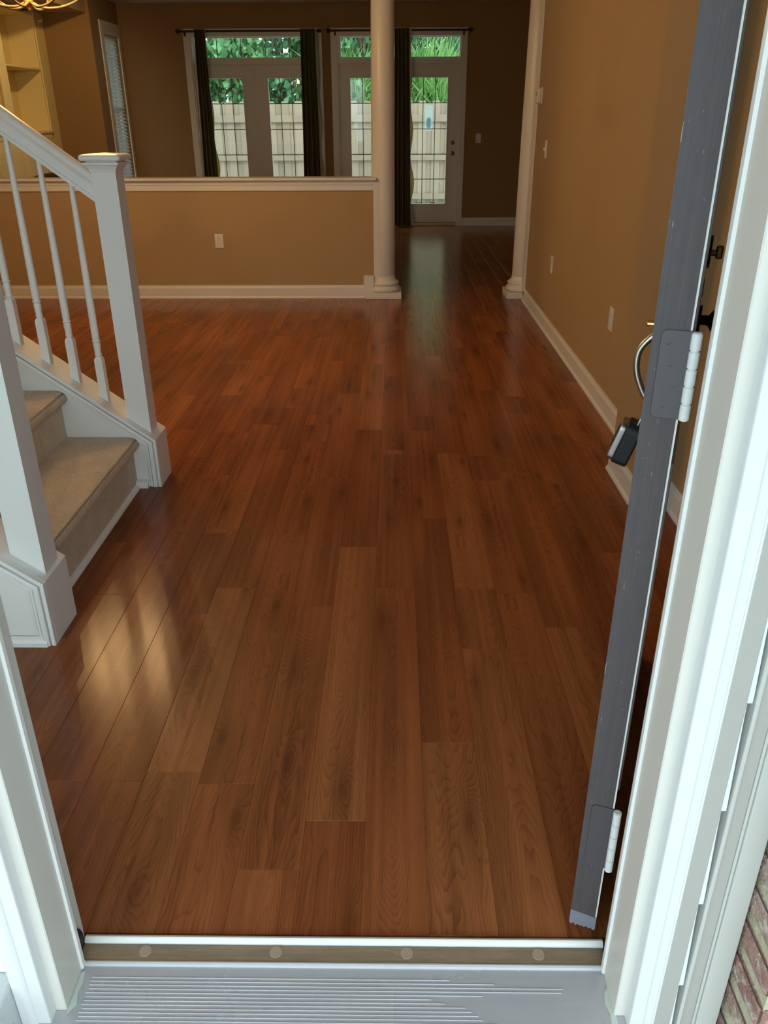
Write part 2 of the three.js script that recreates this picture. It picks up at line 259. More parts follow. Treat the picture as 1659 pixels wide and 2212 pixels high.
// ---- columns
function column(x, label) {
  const c = structure(group('column', [x, 0, -7.46]), label);
  mesh('plinth', box(-0.161, 0.161, 0, 0.052, -0.161, 0.161, 0.004), M.trim, c);
  mesh('base_ring', lathe([[0, 0.052], [0.142, 0.052], [0.151, 0.062], [0.153, 0.076], [0.148, 0.088], [0.138, 0.094], [0.130, 0.098], [0.130, 0.108], [0.138, 0.114], [0.140, 0.124], [0.134, 0.133], [0.122, 0.138], [0.112, 0.150], [0.105, 0.168], [0.1025, 0.19], [0, 0.19]], 48), M.trim, c);
  mesh('shaft', lathe([[0, 0.185], [0.1025, 0.185], [0.1015, 0.7], [0.0985, 1.3], [0.0945, 1.9], [0.092, 2.3], [0, 2.3]], 48), M.trim, c);
  mesh('capital', lathe([[0.092, 2.3], [0.103, 2.305], [0.103, 2.32], [0.094, 2.325], [0.094, 2.35], [0.125, 2.385], [0.13, 2.42], [0, 2.42]], 40), M.trim, c);
  return c;
}
column(-0.104, 'white round column at the end of the half wall');
column(1.152, 'white round column against the right wall');
structure(mesh('trim_1', box(RW - 0.012, RW, 0.05, 2.42, -7.36, -7.19, 0.003), M.trim));

// ================================================================ ENTRY DOORWAY
// jamb sections as [x, z] outlines swept upwards; mirrored for the right side
const JTOP = 2.08;
function post(name, outline, y0, y1, m, parent) { // outline of [x, z]
  const s = sweep(outline.map(([x, z]) => [x, -z]), [0, y0, 0], [0, y1, 0], [1, 0, 0], [0, 0, -1], true); return mesh(name, s, m, parent);
}
for (const side of ['left', 'right']) {
  const L = side === 'left', g = structure(group(L ? 'trim_2' : 'trim_3'), L ? 'white painted door jamb and brick moulding on the left of the doorway' : 'white painted door jamb and brick moulding on the right of the doorway');
  const q = (pts) => pts.map(([x, z]) => [L ? x : -0.196 - x, z]);
  post('jamb', q([[-0.592, -0.916], [-0.594, -0.914], [-0.632, -0.914], [-0.632, -1.06], [-0.610, -1.06], [-0.610, -1.002], [-0.592, -1.002]]), -0.01, JTOP, M.jamb, g);
  post('weatherstrip', q([[-0.5915, -0.990], [-0.5875, -0.992], [-0.5875, -1.001], [-0.598, -1.003], [-0.598, -0.990]]), 0.002, JTOP, M.vinyl, g);
  // brick moulding: cove on the inner side, flat nose and a rounded outer bead
  post('brick_moulding', q([[-0.611, -0.914], [-0.611, -0.8925], [-0.6118, -0.8908], [-0.6135, -0.890], [-0.6335, -0.890], [-0.6345, -0.8872], [-0.6385, -0.8848], [-0.6465, -0.8842], [-0.648, -0.8862], [-0.660, -0.8862], [-0.663, -0.889], [-0.663, -0.914]]), L ? -0.14 : -0.05, JTOP + 0.05, M.mould, g);
  const seal = mesh('corner_seal', new THREE.SphereGeometry(1, 16, 12), M.dark, g); seal.scale.set(0.006, 0.032, 0.017); seal.position.set(L ? -0.607 : 0.411, 0.03, -1.030); seal.rotation.x = 0.25;
  mesh('interior_casing', box(...(L ? [-0.72, -0.618] : [0.424, 0.526]), 0, JTOP + 0.1, -1.078, -1.06, 0.004), M.trim, g);
}
structure(mesh('trim_4', merge(box(-0.632, 0.436, JTOP, 2.10, -1.06, -0.914), box(-0.7, 0.51, JTOP + 0.04, 2.14, -0.914, -0.885, 0.005), box(-0.72, 0.526, JTOP + 0.01, 2.19, -1.078, -1.06, 0.004)), M.jamb));
{ // unseen window beside the door, added and sized to light the stairs
  const w = structure(group('added_window_2'), 'unseen white framed front window, added left of the entry door to light the stairs');
  const holes = [rect(-2.31, -1.61, 0.2, 1.8), rect(-1.56, -0.86, 0.2, 1.8), rect(-2.31, -0.86, 1.85, 2.41)];
  mesh('frame', slabXY(rect(-2.35, -0.82, 0.15, 2.45), -1.02, -0.96, holes), M.trim, w);
  mesh('casing', slabXY(rect(-2.43, -0.74, 0.05, 2.55), -1.078, -1.06, [rect(-2.35, -0.82, 0.15, 2.45)], 0.003), M.trim, w);
  for (const [p, , q] of holes) mesh('pane', box(p[0], q[0], p[1], q[1], -0.9905, -0.99), M.pane, w);
}
{ // threshold
  const t = structure(group('trim_5'), 'aluminium door sill with a wooden strip and a white vinyl bead');
  mesh('vinyl_bead', sweep([[-0.0078, -0.01], [0.0078, -0.01], [0.0078, 0.004], [0.005, 0.009], [0, 0.011], [-0.005, 0.009], [-0.0078, 0.004]], [-0.604, 0, -1.0525], [0.406, 0, -1.0525], [0, 0, 1], [0, 1, 0], true), M.vinyl, t);
  const s = box(-0.604, 0.404, -0.02, 0.002, -1.042, -1.0085, 0.001); { const u = s.attributes.uv; for (let i = 0; i < u.count; i++) u.setXY(i, u.getX(i), u.getY(i) * 12); } mesh('wood_strip', s, M.stripWood, t);
  [-0.481, -0.2275, 0.0255, 0.2785].forEach((x) => { const p = mesh('screw_plug', new THREE.CylinderGeometry(0.0115, 0.0122, 0.0016, 28), M.plug, t); p.position.set(x, 0.0027, -1.0285); });
  mesh('sill_lip', sweep([[-0.005, -0.02], [0.005, -0.02], [0.005, 0.0], [0.0035, 0.004], [0, 0.0055], [-0.0035, 0.004], [-0.005, 0.0]], [-0.594, 0, -1.0035], [0.397, 0, -1.0035], [0, 0, 1], [0, 1, 0], true), M.alumBright, t);
  mesh('sill_plate', box(-0.592, 0.396, -0.05, -0.001, -0.9985, -0.80), M.alum, t);
  mesh('sill_plate', merge(box(-0.64, -0.592, -0.05, -0.001, -0.913, -0.80), box(0.396, 0.445, -0.05, -0.001, -0.913, -0.80)), M.alum, t);
  for (let k = 0; k < 22; k++) { const z = -0.9765 + k * 0.0074; mesh('rib', sweep([[-0.0007, -0.001], [0.0007, -0.001], [0.0003, 0.0003], [-0.0003, 0.0003]], [-0.572 + 0.008 * vnoise(k, 1, 5), 0, z], [0.38 - 0.35 * vnoise(k * 0.4, 2, 5), 0, z], [0, 0, 1], [0, 1, 0]), M.alumBright, t); }
  const blob = (pts, y) => { const b = new THREE.ExtrudeGeometry(new THREE.Shape(pts.map(([x, z]) => new THREE.Vector2(x, -z))), { depth: 0.0008, bevelEnabled: false }); b.rotateX(-Math.PI / 2); b.translate(0, y, 0); return b; };
  mesh('paint_smear', blob([[-0.591, -0.985], [-0.584, -0.988], [-0.580, -0.965], [-0.583, -0.945], [-0.578, -0.925], [-0.586, -0.912], [-0.588, -0.905], [-0.5915, -0.915]], -0.0008), M.smear, t);
  mesh('paint_smear', blob([[0.396, -0.965], [0.388, -0.955], [0.385, -0.935], [0.390, -0.915], [0.388, -0.895], [0.394, -0.88], [0.400, -0.90]], -0.0008), M.smear, t);
}
// ---- open entry door
{
  const d = structure(group('door_1'), 'open entry door seen along its grey hinge edge');
  const Lx = 0.348, Lz = -1.0905, D = new THREE.Vector3(0.3465, 0, -0.938), N = new THREE.Vector3(-0.938, 0, -0.3465); // N: away from the outside face
  d.position.set(Lx, 0, Lz); const mtx = new THREE.Matrix4().makeBasis(D, new THREE.Vector3(0, 1, 0), N.clone().negate()); d.quaternion.setFromRotationMatrix(mtx);
  // local: x along the slab, y up, z from outside face (0) to inside face (0.05)
  const T = 0.050, W = 0.98, Y0 = 0.022, Y1 = 2.06;
  const slab = new THREE.BoxGeometry(W, Y1 - Y0, T - 0.003); slab.translate(W / 2, (Y0 + Y1) / 2, (T - 0.003) / 2);
  { const p = slab.attributes.position, n = slab.attributes.normal, uv = slab.attributes.uv; for (let i = 0; i < p.count; i++) if (Math.abs(n.getX(i)) > 0.5) uv.setXY(i, p.getZ(i) / T, p.getY(i) / 0.8); else uv.setXY(i, 0.3 + p.getX(i) * 0.3, p.getY(i) / 0.8); }
  mesh('door_slab', slab, M.doorGrey, d);
  const inner = group('inside_face', [0, 0, 0], d);
  mesh('skin', box(0.001, W, Y0, Y1, T - 0.003, T - 0.0002), M.doorWhite, inner);
  for (const [x0, x1, y0, y1] of [[0.14, 0.45, 0.25, 0.95], [0.53, 0.84, 0.25, 0.95], [0.14, 0.45, 1.1, 1.85], [0.53, 0.84, 1.1, 1.85]]) mesh('raised_panel', box(x0, x1, y0, y1, T - 0.002, T + 0.004, 0.004), M.doorWhite, inner);
  // worn sweep under the slab
  const pts = [[0.0, Y0 + 0.03], [T, Y0 + 0.026]]; for (let k = 12; k >= 0; k--) pts.push([T * k / 12, Y0 - 0.004 - (k % 2 ? 0.004 : 0) - 0.004 * hash(k, 1, 8)]);
  mesh('door_sweep', sweep(pts.map(([a, b]) => [a, b]), [-0.0008, 0, 0], [W - 0.002, 0, 0], [0, 0, 1], [0, 1, 0]), M.sweep, d);
  // hinges: leaf on the slab edge, knuckles, leaf on the jamb
  for (const [y0, y1] of [[1.072, 1.194], [0.188, 0.335], [1.80, 1.93]]) {
    const h = group('hinge', [0, 0, 0], d);
    const sh = new THREE.Shape(); sh.moveTo(0.012, y0 + 0.008); sh.absarc(0.020, y0 + 0.008, 0.008, Math.PI, Math.PI * 1.5); sh.lineTo(0.0505, y0); sh.lineTo(0.0505, y1); sh.lineTo(0.02, y1); sh.absarc(0.020, y1 - 0.008, 0.008, Math.PI / 2, Math.PI); sh.closePath();
    const lf = new THREE.ExtrudeGeometry(sh, { depth: 0.0016, bevelEnabled: true, bevelSize: 0.0006, bevelThickness: 0.0006, bevelSegments: 1 }); lf.rotateY(-Math.PI / 2); lf.translate(-0.0002, 0, 0);
    mesh('hinge_leaf', lf, M.leafGrey, h);
    const n = 5, len = (y1 - y0) / n;
    for (let k = 0; k < n; k++) { const b = mesh('knuckle', new THREE.CylinderGeometry(0.0072, 0.0072, len - 0.0025, 16), M.hinge, h); b.position.set(-0.0045, y0 + (k + 0.5) * len, T + 0.0065); b.geometry = merge(new THREE.CylinderGeometry(0.0072, 0.0072, len - 0.003, 16), new THREE.CylinderGeometry(0.0058, 0.0058, len, 12)); }
    for (const [sz, sy] of [[0.026, 0.14], [0.036, 0.38], [0.028, 0.62], [0.022, 0.86]]) { const s = mesh('screw', lathe([[0, 0.0012], [0.0022, 0.0012], [0.0038, 0.0], [0.0038, -0.001]], 14), M.leafGrey, h); s.rotation.z = Math.PI / 2; s.position.set(-0.0016, y0 + (y1 - y0) * sy, sz); }
  }
  // outside: thumb-latch handle with a long bow
  const hx = 0.905, hs = group('handle', [0, 0, 0], d);
  mesh('bow', tube([[hx, 0.988, -0.002], [hx, 0.984, -0.022], [hx, 0.966, -0.046], [hx, 0.935, -0.066], [hx, 0.895, -0.068], [hx, 0.855, -0.056], [hx, 0.815, -0.034], [hx, 0.79, -0.014], [hx, 0.785, -0.002]], 0.0082, 60, 14), M.nickel, hs);
  mesh('rose', merge(new RoundedBoxGeometry(0.05, 0.14, 0.008, 2, 0.003).translate(hx, 1.01, -0.004), new RoundedBoxGeometry(0.03, 0.05, 0.008, 2, 0.003).translate(hx, 0.785, -0.004)), M.nickel, hs);
  mesh('thumb_latch', new RoundedBoxGeometry(0.026, 0.012, 0.05, 2, 0.005).translate(hx, 1.004, -0.034), M.brass, hs);
  mesh('cylinder', merge(rod([hx, 1.17, 0], [hx, 1.17, -0.02], 0.032, 28)), M.nickel, hs);
  // inside: deadbolt turn, rose and knob
  const ih = group('inside_lock', [0, 0, 0], d);
  mesh('deadbolt_plate', rod([hx, 1.174, T], [hx, 1.174, T + 0.011], 0.036, 28), M.bronze, ih);
  mesh('thumb_turn', merge(rod([hx, 1.172, T + 0.01], [hx, 1.172, T + 0.022], 0.007), new RoundedBoxGeometry(0.012, 0.03, 0.016, 2, 0.005).translate(hx, 1.174, T + 0.028)), M.agedBrass, ih);
  mesh('rose', rod([hx, 1.093, T], [hx, 1.093, T + 0.007], 0.021, 24), M.bronze, ih);
  mesh('knob_rose', rod([hx, 1.02, T], [hx, 1.02, T + 0.012], 0.034, 28), M.bronze, ih);
  mesh('knob', lathe([[0, 0.068], [0.018, 0.066], [0.027, 0.058], [0.029, 0.047], [0.024, 0.036], [0.012, 0.028], [0.0115, 0.01], [0.0, 0.01]], 28).rotateX(Math.PI / 2).translate(hx, 1.02, T), M.bronze, ih);
}
// ---- right of the doorway: grey boards, strip of lapped siding, brick return
{
  const g = structure(group('trim_6'), 'grey painted corner boards between the doorway and the brick');
  const b = (name, x0, x1, z0, z1, m) => mesh(name, box(x0, x1, -0.05, 2.6, z0, z1, 0.002), m, g);
  b('inner_board', 0.455, 0.4835, -0.905, -0.8855, M.greyTrim);
  b('channel_back', 0.4835, 0.500, -0.915, -0.9035, M.greyTrim);
  b('channel_bead', 0.4945, 0.5015, -0.9035, -0.884, M.paleTrim);
  b('outer_board', 0.5015, 0.5265, -0.9035, -0.8885, M.greyTrim);
  b('outer_bead', 0.5215, 0.5265, -0.8885, -0.8855, M.paleTrim);
  b('face_board', 0.5265, 0.562, -0.905, -0.8815, M.paleTrim);
  const s = structure(group('trim_7'), 'narrow edge of pale lapped siding in the corner channel');
  for (let k = -1; k < 13; k++) { const y0 = 0.122 + (k - 0) * 0.201; mesh('siding_board', sweep([[0.4838, y0], [0.4925, y0], [0.4925, y0 + 0.012], [0.4852, y0 + 0.2005], [0.4838, y0 + 0.2005]], [0, 0, -0.9034], [0, 0, -0.8895], [1, 0, 0], [0, 1, 0]), M.siding, s); }
}
{
  const g = structure(group('wall_brick'), 'mottled red and cream brick wall whose edge shows beside the doorway');
  const bx = 0.568, z0 = -0.905, zf = -0.79, yb = -0.16, yt = 2.6, xE = 2.6;
  mesh('mortar', box(bx + 0.004, xE, yb, yt, z0, zf - 0.004), M.mortar, g);
  const cols = [[0.36, 0.20, 0.16], [0.40, 0.27, 0.22], [0.42, 0.33, 0.29], [0.33, 0.17, 0.14], [0.44, 0.40, 0.39], [0.38, 0.24, 0.19]].map((c, i) => std([1, 1, 1], 0.92, { bumpMap: brickBump, bumpScale: 0.006, map: brickTex(c, i) }));
  const far = [], H = 0.058, P = 0.078, BL = 0.19, PL = 0.208; let n = 0;
  for (let r = 0; r * P + yb < yt - 0.06; r++) for (let k = -1; k < 10; k++) {
    const o = bx + (k + (r % 2 ? 0.5 : 0)) * PL, xa = Math.max(bx, o), xb = Math.min(xE, o + BL); if (xb - xa < 0.02) continue;
    const y = yb + r * P + rr(-0.003, 0.003), j = rr(0, 0.003), bg = box(xa - (xa === bx ? j : 0), xb, y, y + H, z0, zf - j, 0.012);
    if (y < 1.5 && n < 130) { mesh('brick', bg, cols[Math.floor(hash(r, k, 5) * 6)], g); n++; } else far.push(bg);
  }
  const f = mesh('brick_field', merge(...far), cols[1], g); f.userData.kind = 'stuff';
}
structure(mesh('added_porch', merge(box(-3.2, 3.2, 2.72, 2.86, -0.79, 1.7), box(-3.2, 3.2, 2.55, 2.86, 1.7, 1.82), box(1.75, 1.95, -0.16, 2.72, -0.79, 1.7), box(-3.3, -3.1, -0.16, 2.72, -0.9, 1.7)), M.whiteSiding));  // unseen roof, fascia and side walls, added to cut daylight on the jambs
structure(mesh('added_patio_roof', merge(box(-5.2, 3.4, 2.88, 3.0, -13.6, ZF - 0.17), box(-5.2, 3.4, 2.80, 3.0, -13.7, -13.6)), M.whiteSiding));  // overhang out of view, added to dim the daylight on the fence
// ---- left of the doorway: painted ledge; ground in front
structure(mesh('trim_8', box(-1.6, -0.664, -0.16, 0.104, -0.915, -0.70, 0.006), M.concrete));
structure(mesh('ground', box(-8, 8, -0.42, -0.161, -0.914, 9), M.concrete));
structure(mesh('ground_lawn', box(-60, 60, -0.7, -0.43, -70, 60), M.lawn));

// ================================================================ STAIRS
const RISE = 0.206, RUN = 0.275, SL = 0.745;
{
  const st = tag(group('staircase', [0, 0, 0]), 'carpeted staircase with white newel posts, balusters and handrail rising to the left', 'staircase');
  const steps = 9, xs = -1.128;
  for (let n = 0; n < steps; n++) {
    const xr = xs - RUN * n, yt = 0.228 + RISE * n, yb = n ? 0.228 + RISE * (n - 1) - 0.004 : 0.0, pr = [];
    pr.push([xr, yb], [xr, yt - 0.060]); for (let k = 0; k <= 10; k++) { const a = -1.45 + k / 10 * 3.0; pr.push([xr + 0.004 + 0.028 * Math.cos(a), yt - 0.029 + 0.029 * Math.sin(a)]); }
    pr.push([xr - RUN - 0.02, yt], [xr - RUN - 0.02, yb]);
    mesh('carpet_step', sweep(pr, [0, 0, -3.2345], [0, 0, -2.2155], [1, 0, 0], [0, 1, 0], true), M.carpet, st);
  }
  mesh('shoe_moulding', sweep([[0, 0], [0.017, 0], [0.016, 0.008], [0.011, 0.014], [0.004, 0.018], [0, 0.018]], [xs, 0, -3.2], [xs, 0, -2.2155], [1, 0, 0], [0, 1, 0], true), M.stairTrim, st);
  const xe = xs - RUN * steps;
  for (const near of [false, true]) {
    const dx = near ? -0.016 : 0, z0 = near ? -2.215 : -3.39, z1 = near ? -2.05 : -3.235, xR = -1.02 + dx, yR = 0.217, top = (x) => yR + SL * (xR - x);
    const sgr = group('stringer', [0, 0, 0], st);
    mesh('stringer_wall', slabXY([[xR, 0], [xR, yR], [xe, top(xe)], [xe, 0]], z0, z1, [], 0.0015), M.stairTrim, sgr);
    // moulding framing the face: runs down the slope, then down the newel corner
    const w = 0.050, c = w * Math.hypot(1, SL), inner = [[xR - w, 0], [xR - w, top(xR - w) - c + 0.012]];
    const off = (q) => [[xR - q, 0], [xR - q, top(xR - q) - q * Math.hypot(1, SL)], [xe, top(xe) - q * Math.hypot(1, SL)]];
    const band = (w0, w1, t, bv) => slabXY([...off(w0), ...off(w1).reverse()], z1 - 0.001, z1 + t, [], bv); // beads separated by grooves
    mesh('moulding', merge(band(0.0005, 0.056, 0.004, 0.001), band(0, 0.0125, 0.017, 0.003), band(0.0165, 0.034, 0.021, 0.004), band(0.0375, 0.0465, 0.014, 0.002), band(0.0495, 0.056, 0.009, 0.002)), M.stairTrim, sgr);
    if (!near) mesh('shoe_moulding', sweep([[0, 0], [0.03, 0], [0.03, 0.012], [0.022, 0.024], [0.012, 0.03], [0, 0.03]], [-1.13, 0, z1], [-1.076, 0, z1], [0, 0, 1], [0, 1, 0]), M.stairTrim, sgr);
    else mesh('shoe_moulding', sweep([[0, 0], [0.016, 0], [0.016, 0.014], [0.010, 0.024], [0, 0.03]], [xe, 0, z1 + 0.009], [-1.058, 0, z1 + 0.009], [0, 0, 1], [0, 1, 0]), M.stairTrim, sgr);
    // newel post
    const nx = near ? -1.0925 : -1.093, nz = near ? -2.1325 : -3.307, np = group('newel_post', [nx, 0, nz], st);
    mesh('shaft', squareLoft([[0.047, 0.2], [0.047, 1.287]]), M.stairTrim, np);
    mesh('collar', squareLoft([[0.048, 1.272], [0.0505, 1.277], [0.0505, 1.281], [0.053, 1.284], [0.056, 1.290], [0.062, 1.296], [0.067, 1.299], [0.067, 1.306], [0.056, 1.3075], [0.056, 1.312], [0.04, 1.312]]), M.stairTrim, np);
    mesh('cap', new RoundedBoxGeometry(0.155, 0.021, 0.155, 4, 0.009).translate(0, 1.3215, 0), M.stairTrim, np);
    mesh('cap', squareLoft([[0.072, 1.331], [0.062, 1.334], [0.0, 1.338]]), M.stairTrim, np);
    // handrail
    const zc = nz, ux = -1 / Math.hypot(1, SL), uy = SL / Math.hypot(1, SL), rp = [[0.030, 0.0], [0.030, 0.012], [0.026, 0.015], [0.026, 0.021], [0.021, 0.030], [0.021, 0.044], [0.029, 0.054], [0.031, 0.064], [0.026, 0.075], [0.014, 0.081], [0, 0.082]];
    const full = [...rp, ...rp.slice(0, -1).reverse().map(([a, b]) => [-a, b])], A = [-1.132 + dx, 1.156, zc], len = 2.9;
    mesh('handrail', sweep(full, A, [A[0] + ux * len, A[1] + uy * len, zc], [0, 0, 1], [uy, -ux, 0], true), M.stairTrim, st);
    // balusters: square foot, turned neck, long tapering shaft
    const foot = squareLoft([[0.0165, -0.02], [0.0165, 0.162], [0.0155, 0.170], [0.0115, 0.179]]);
    const turned = lathe([[0.0, 0.174], [0.0125, 0.174], [0.0102, 0.181], [0.0142, 0.185], [0.0142, 0.19], [0.0125, 0.196], [0.0140, 0.215], [0.0150, 0.229], [0.0142, 0.237], [0.0118, 0.2395], [0.0165, 0.243], [0.0165, 0.248], [0.0122, 0.2515], [0.0145, 0.256], [0.0150, 0.30], [0.0142, 0.45], [0.0118, 0.68], [0.0092, 0.875], [0, 0.875]], 22);
    for (let k = 0; k < (near ? 4 : 6); k++) { const x = -1.238 + dx - 0.1085 * k, b = group('baluster', [x, top(x), zc], st); mesh('foot', foot, M.stairTrim, b); mesh('turned_shaft', turned, M.stairTrim, b); }
  }
}

// ================================================================ BACK DOORS
function glazed(parent, x0, x1, y0, y1, cols, rows, z, xsGiven) {
  const xs = xsGiven || Array.from({ length: cols + 1 }, (_, i) => x0 + (x1 - x0) * i / cols), ys = rows;
  for (let i = 0; i + 1 < xs.length; i++) for (let j = 0; j + 1 < ys.length; j++) { const p = mesh('pane', new THREE.BoxGeometry(xs[i + 1] - xs[i] - 0.002, ys[j + 1] - ys[j] - 0.002, 0.0005), M.pane, parent); p.position.set((xs[i] + xs[i + 1]) / 2, (ys[j] + ys[j + 1]) / 2, z); p.rotation.set((hash(i, j, 3) - 0.5) * 0.004, (hash(i, j, 4) - 0.5) * 0.004, 0); }
  for (const x of xs.slice(1, -1)) mesh('came', box(x - 0.005, x + 0.005, y0, y1, z - 0.004, z + 0.004, 0.001), M.came, parent);
  for (const y of ys.slice(1, -1)) mesh('came', box(x0, x1, y - 0.005, y + 0.005, z - 0.0035, z + 0.0035, 0.001), M.came, parent);
}
const doorRows = [0.307, 0.642, 0.977, 1.310, 1.641, 1.957];
[[-2.82, -1.10, [-2.803, -1.966, -1.117], [[-2.63, -2.147], [-1.786, -1.30]]], [-0.80, 0.90, [-0.785, 0.05, 0.889], [[-0.631, -0.12], [0.222, 0.735]]]].forEach(([a, b, xs, glass], u) => {
  const d = structure(group('door_' + (u + 2), [0, 0, 0]), u ? 'glazed back door on the right with a leaded transom above' : 'pair of glazed back doors on the left with a leaded transom above');
  // frame and casing
  const fr = [[a, 0], [b, 0], [b, 2.47], [a, 2.47]];
  mesh('frame', slabXY(fr, ZF - 0.15, ZF - 0.002, [rect(a + 0.016, b - 0.012, 0.03, 2.128), rect(a + 0.022, b - 0.006, 2.19, 2.458)]), M.trim, d);
  const w = 0.09; mesh('casing', slabXY([[a - w, 0], [a, 0], [a, 2.462], [b, 2.462], [b, 0], [b + w, 0], [b + w, 2.556], [a - w, 2.556]], ZF, ZF + 0.018, [], 0.004), M.trim, d);
  // transom
  const t = group('transom', [0, 0, 0], d), tx0 = a + 0.046, tx1 = b - 0.015;
  mesh('transom_sash', slabXY(rect(a + 0.020, b - 0.004, 2.188, 2.46), ZF - 0.09, ZF - 0.05, [rect(tx0, tx1, 2.213, 2.449)]), M.trim, t);
  const tv = u ? [tx0, -0.451, -0.119, 0.213, 0.544, tx1] : [tx0, -2.472, -2.140, -1.803, -1.471, tx1];
  glazed(t, tx0, tx1, 2.213, 2.449, 0, [2.213, 2.449], ZF - 0.07, tv);
  // leaves
  for (let k = 0; k < 2; k++) {
    const lf = group('door_leaf', [0, 0, 0], d), [g0, g1] = glass[k];
    mesh('leaf_frame', slabXY(rect(xs[k] + 0.0004, xs[k + 1] - 0.0004, 0.045, 2.128), ZF - 0.085, ZF - 0.042, [rect(g0, g1, 0.307, 1.957)], 0.0015), M.trim, lf);
    mesh('glazing_bead', slabXY(rect(g0 - 0.022, g1 + 0.022, 0.285, 1.979), ZF - 0.044, ZF - 0.034, [rect(g0 + 0.001, g1 - 0.001, 0.308, 1.956)], 0.003), M.trim, lf);
    glazed(lf, g0, g1, 0.307, 1.957, 3, doorRows, ZF - 0.063);
    if (u && k) for (const [y, r] of [[1.130, 0.024], [0.990, 0.027]]) { const h = group('lock', [0.824, y, ZF - 0.042], lf); mesh('rose', rod([0, 0, 0], [0, 0, 0.008], r + 0.006, 24), M.agedBrass, h); mesh('knob', lathe([[0, 0.05], [r * 0.7, 0.047], [r, 0.036], [r * 0.9, 0.026], [r * 0.4, 0.018], [r * 0.4, 0.006], [0, 0.006]], 22).rotateX(Math.PI / 2), M.agedBrass, h); }
  }
  mesh('door_sill', box(a, b, 0, 0.045, ZF - 0.15, ZF + 0.012, 0.004), M.agedBrass, d);
});
{ // sticker on the right leaf
  const W = 64, H = 160, t = dataTex(W, H, (x, y, c) => { const e = Math.hypot((x - 36) / 22, (y - 48) / 34), sw = 0.5 + 0.5 * Math.sin(e * 7 + Math.atan2(y - 48, x - 36) * 2), k = Math.max(0, 1 - e) > 0 ? 0.35 + 0.5 * sw * (1.1 - e) : 0; const a = [0.97, 1.0, 0.99], b = [0.60, 0.72, 0.77]; for (let q = 0; q < 3; q++) c[q] = a[q] + (b[q] - a[q]) * Math.min(1, k * 1.4); });
  const s = mesh('window_sticker', new THREE.BoxGeometry(0.112, 0.335, 0.001), new THREE.MeshPhysicalMaterial({ map: t, roughness: 0.9, transmission: 0.75, thickness: 0 }));
  s.position.set(0.476, 1.452, ZF - 0.058);
  tag(s, 'pale blue sticker with a darker swirl on the glass of the back door', 'sticker');
}
// ---- curtain rods and curtains
function curtainRod(x0, x1, label) {
  const r = tag(group('curtain_rod', [0, 0, 0]), label, 'curtain rod', null), y = 2.519, z = ZF + 0.085;
  mesh('pole', rod([x0 + 0.03, y, z], [x1 - 0.03, y, z], 0.013, 16), M.bronze, r);
  for (const [x, s] of [[x0, 1], [x1, -1]]) {
    mesh('finial', lathe([[0, 0], [0.014, 0.003], [0.025, 0.014], [0.027, 0.026], [0.02, 0.04], [0.012, 0.046], [0.019, 0.052], [0.016, 0.062], [0, 0.064]], 20).rotateZ(-Math.PI / 2 * s).translate(x, y, z), M.bronze, r);
    mesh('bracket', merge(rod([x + s * 0.11, y - 0.012, z], [x + s * 0.11, y - 0.022, ZF + 0.019], 0.007, 10), box(x + s * 0.11 - 0.014, x + s * 0.11 + 0.014, y - 0.055, y + 0.02, ZF + 0.0182, ZF + 0.026, 0.002)), M.bronze, r);
  }
}
curtainRod(-2.991, -1.006, 'dark bronze curtain rod above the left pair of back doors');
curtainRod(-0.937, 1.043, 'dark bronze curtain rod above the right back doors, partly behind the column');
function curtain(xt0, xt1, xb0, xb1, y0, label, folds, ph, edgeSide) {
  const c = tag(group('curtain', [0, 0, 0]), label, 'curtain', null), NU = 72, NV = 40, y1 = 2.538;
  const zc = ZF + 0.152, f = (u, v, back) => { // v: 0 bottom .. 1 top
    const k = Math.pow(v, 0.8), x0 = xb0 + (xt0 - xb0) * k, x1 = xb1 + (xt1 - xb1) * k, a = u * folds * Math.PI * 2 + ph, am = 0.026 + 0.016 * (1 - v);
    const free = (u > 0.9 ? (u - 0.9) * 10 : 0) * (1 - v) * 0.035 * Math.sin(v * 23 + ph);
    return [x0 + (x1 - x0) * u + free * edgeSide, y0 + (y1 - y0) * v, zc + (back ? -0.006 : 0) + am * Math.sin(a + 0.6 * Math.sin(v * 4 + u * 5)) + 0.008 * Math.sin(v * 9 + u * 7)];
  };
  const sheet = (ua, ub, nu) => {
    const pos = [], uv = [], idx = []; for (const back of [0, 1]) for (let j = 0; j <= NV; j++) for (let i = 0; i <= nu; i++) { const u = ua + (ub - ua) * i / nu; pos.push(...f(u, j / NV, back)); uv.push(u * (xb1 - xb0) * 6, j / NV * 3); }
    const W = nu + 1, S = W * (NV + 1); for (let j = 0; j < NV; j++) for (let i = 0; i < nu; i++) { const a = j * W + i, b = a + 1, e = a + W, g = e + 1; idx.push(a, b, e, b, g, e, S + a, S + e, S + b, S + b, S + e, S + g); }
    for (let j = 0; j < NV; j++) for (const i of [0, nu]) { const a = j * W + i, b = a + W; i ? idx.push(a, S + a, b, b, S + a, S + b) : idx.push(a, b, S + a, b, S + b, S + a); }
    const g = new THREE.BufferGeometry(); g.setAttribute('position', new THREE.Float32BufferAttribute(pos, 3)); g.setAttribute('uv', new THREE.Float32BufferAttribute(uv, 2)); g.setIndex(idx); g.computeVertexNormals(); return g;
  };
  mesh('drape', sheet(0, edgeSide ? 0.89 : 1, NU), M.curtain, c);
  if (edgeSide) mesh('lining_edge', sheet(0.89, 1, 8), M.curtainEdge, c);
}
curtain(-2.722, -2.568, -2.771, -2.528, 0.02, 'dark striped curtain at the left side of the left back doors', 4, 0.4, 1);
curtain(-1.285, -1.064, -1.329, -1.048, 0.02, 'dark striped curtain at the right side of the left back doors', 4, 1.5, 1);
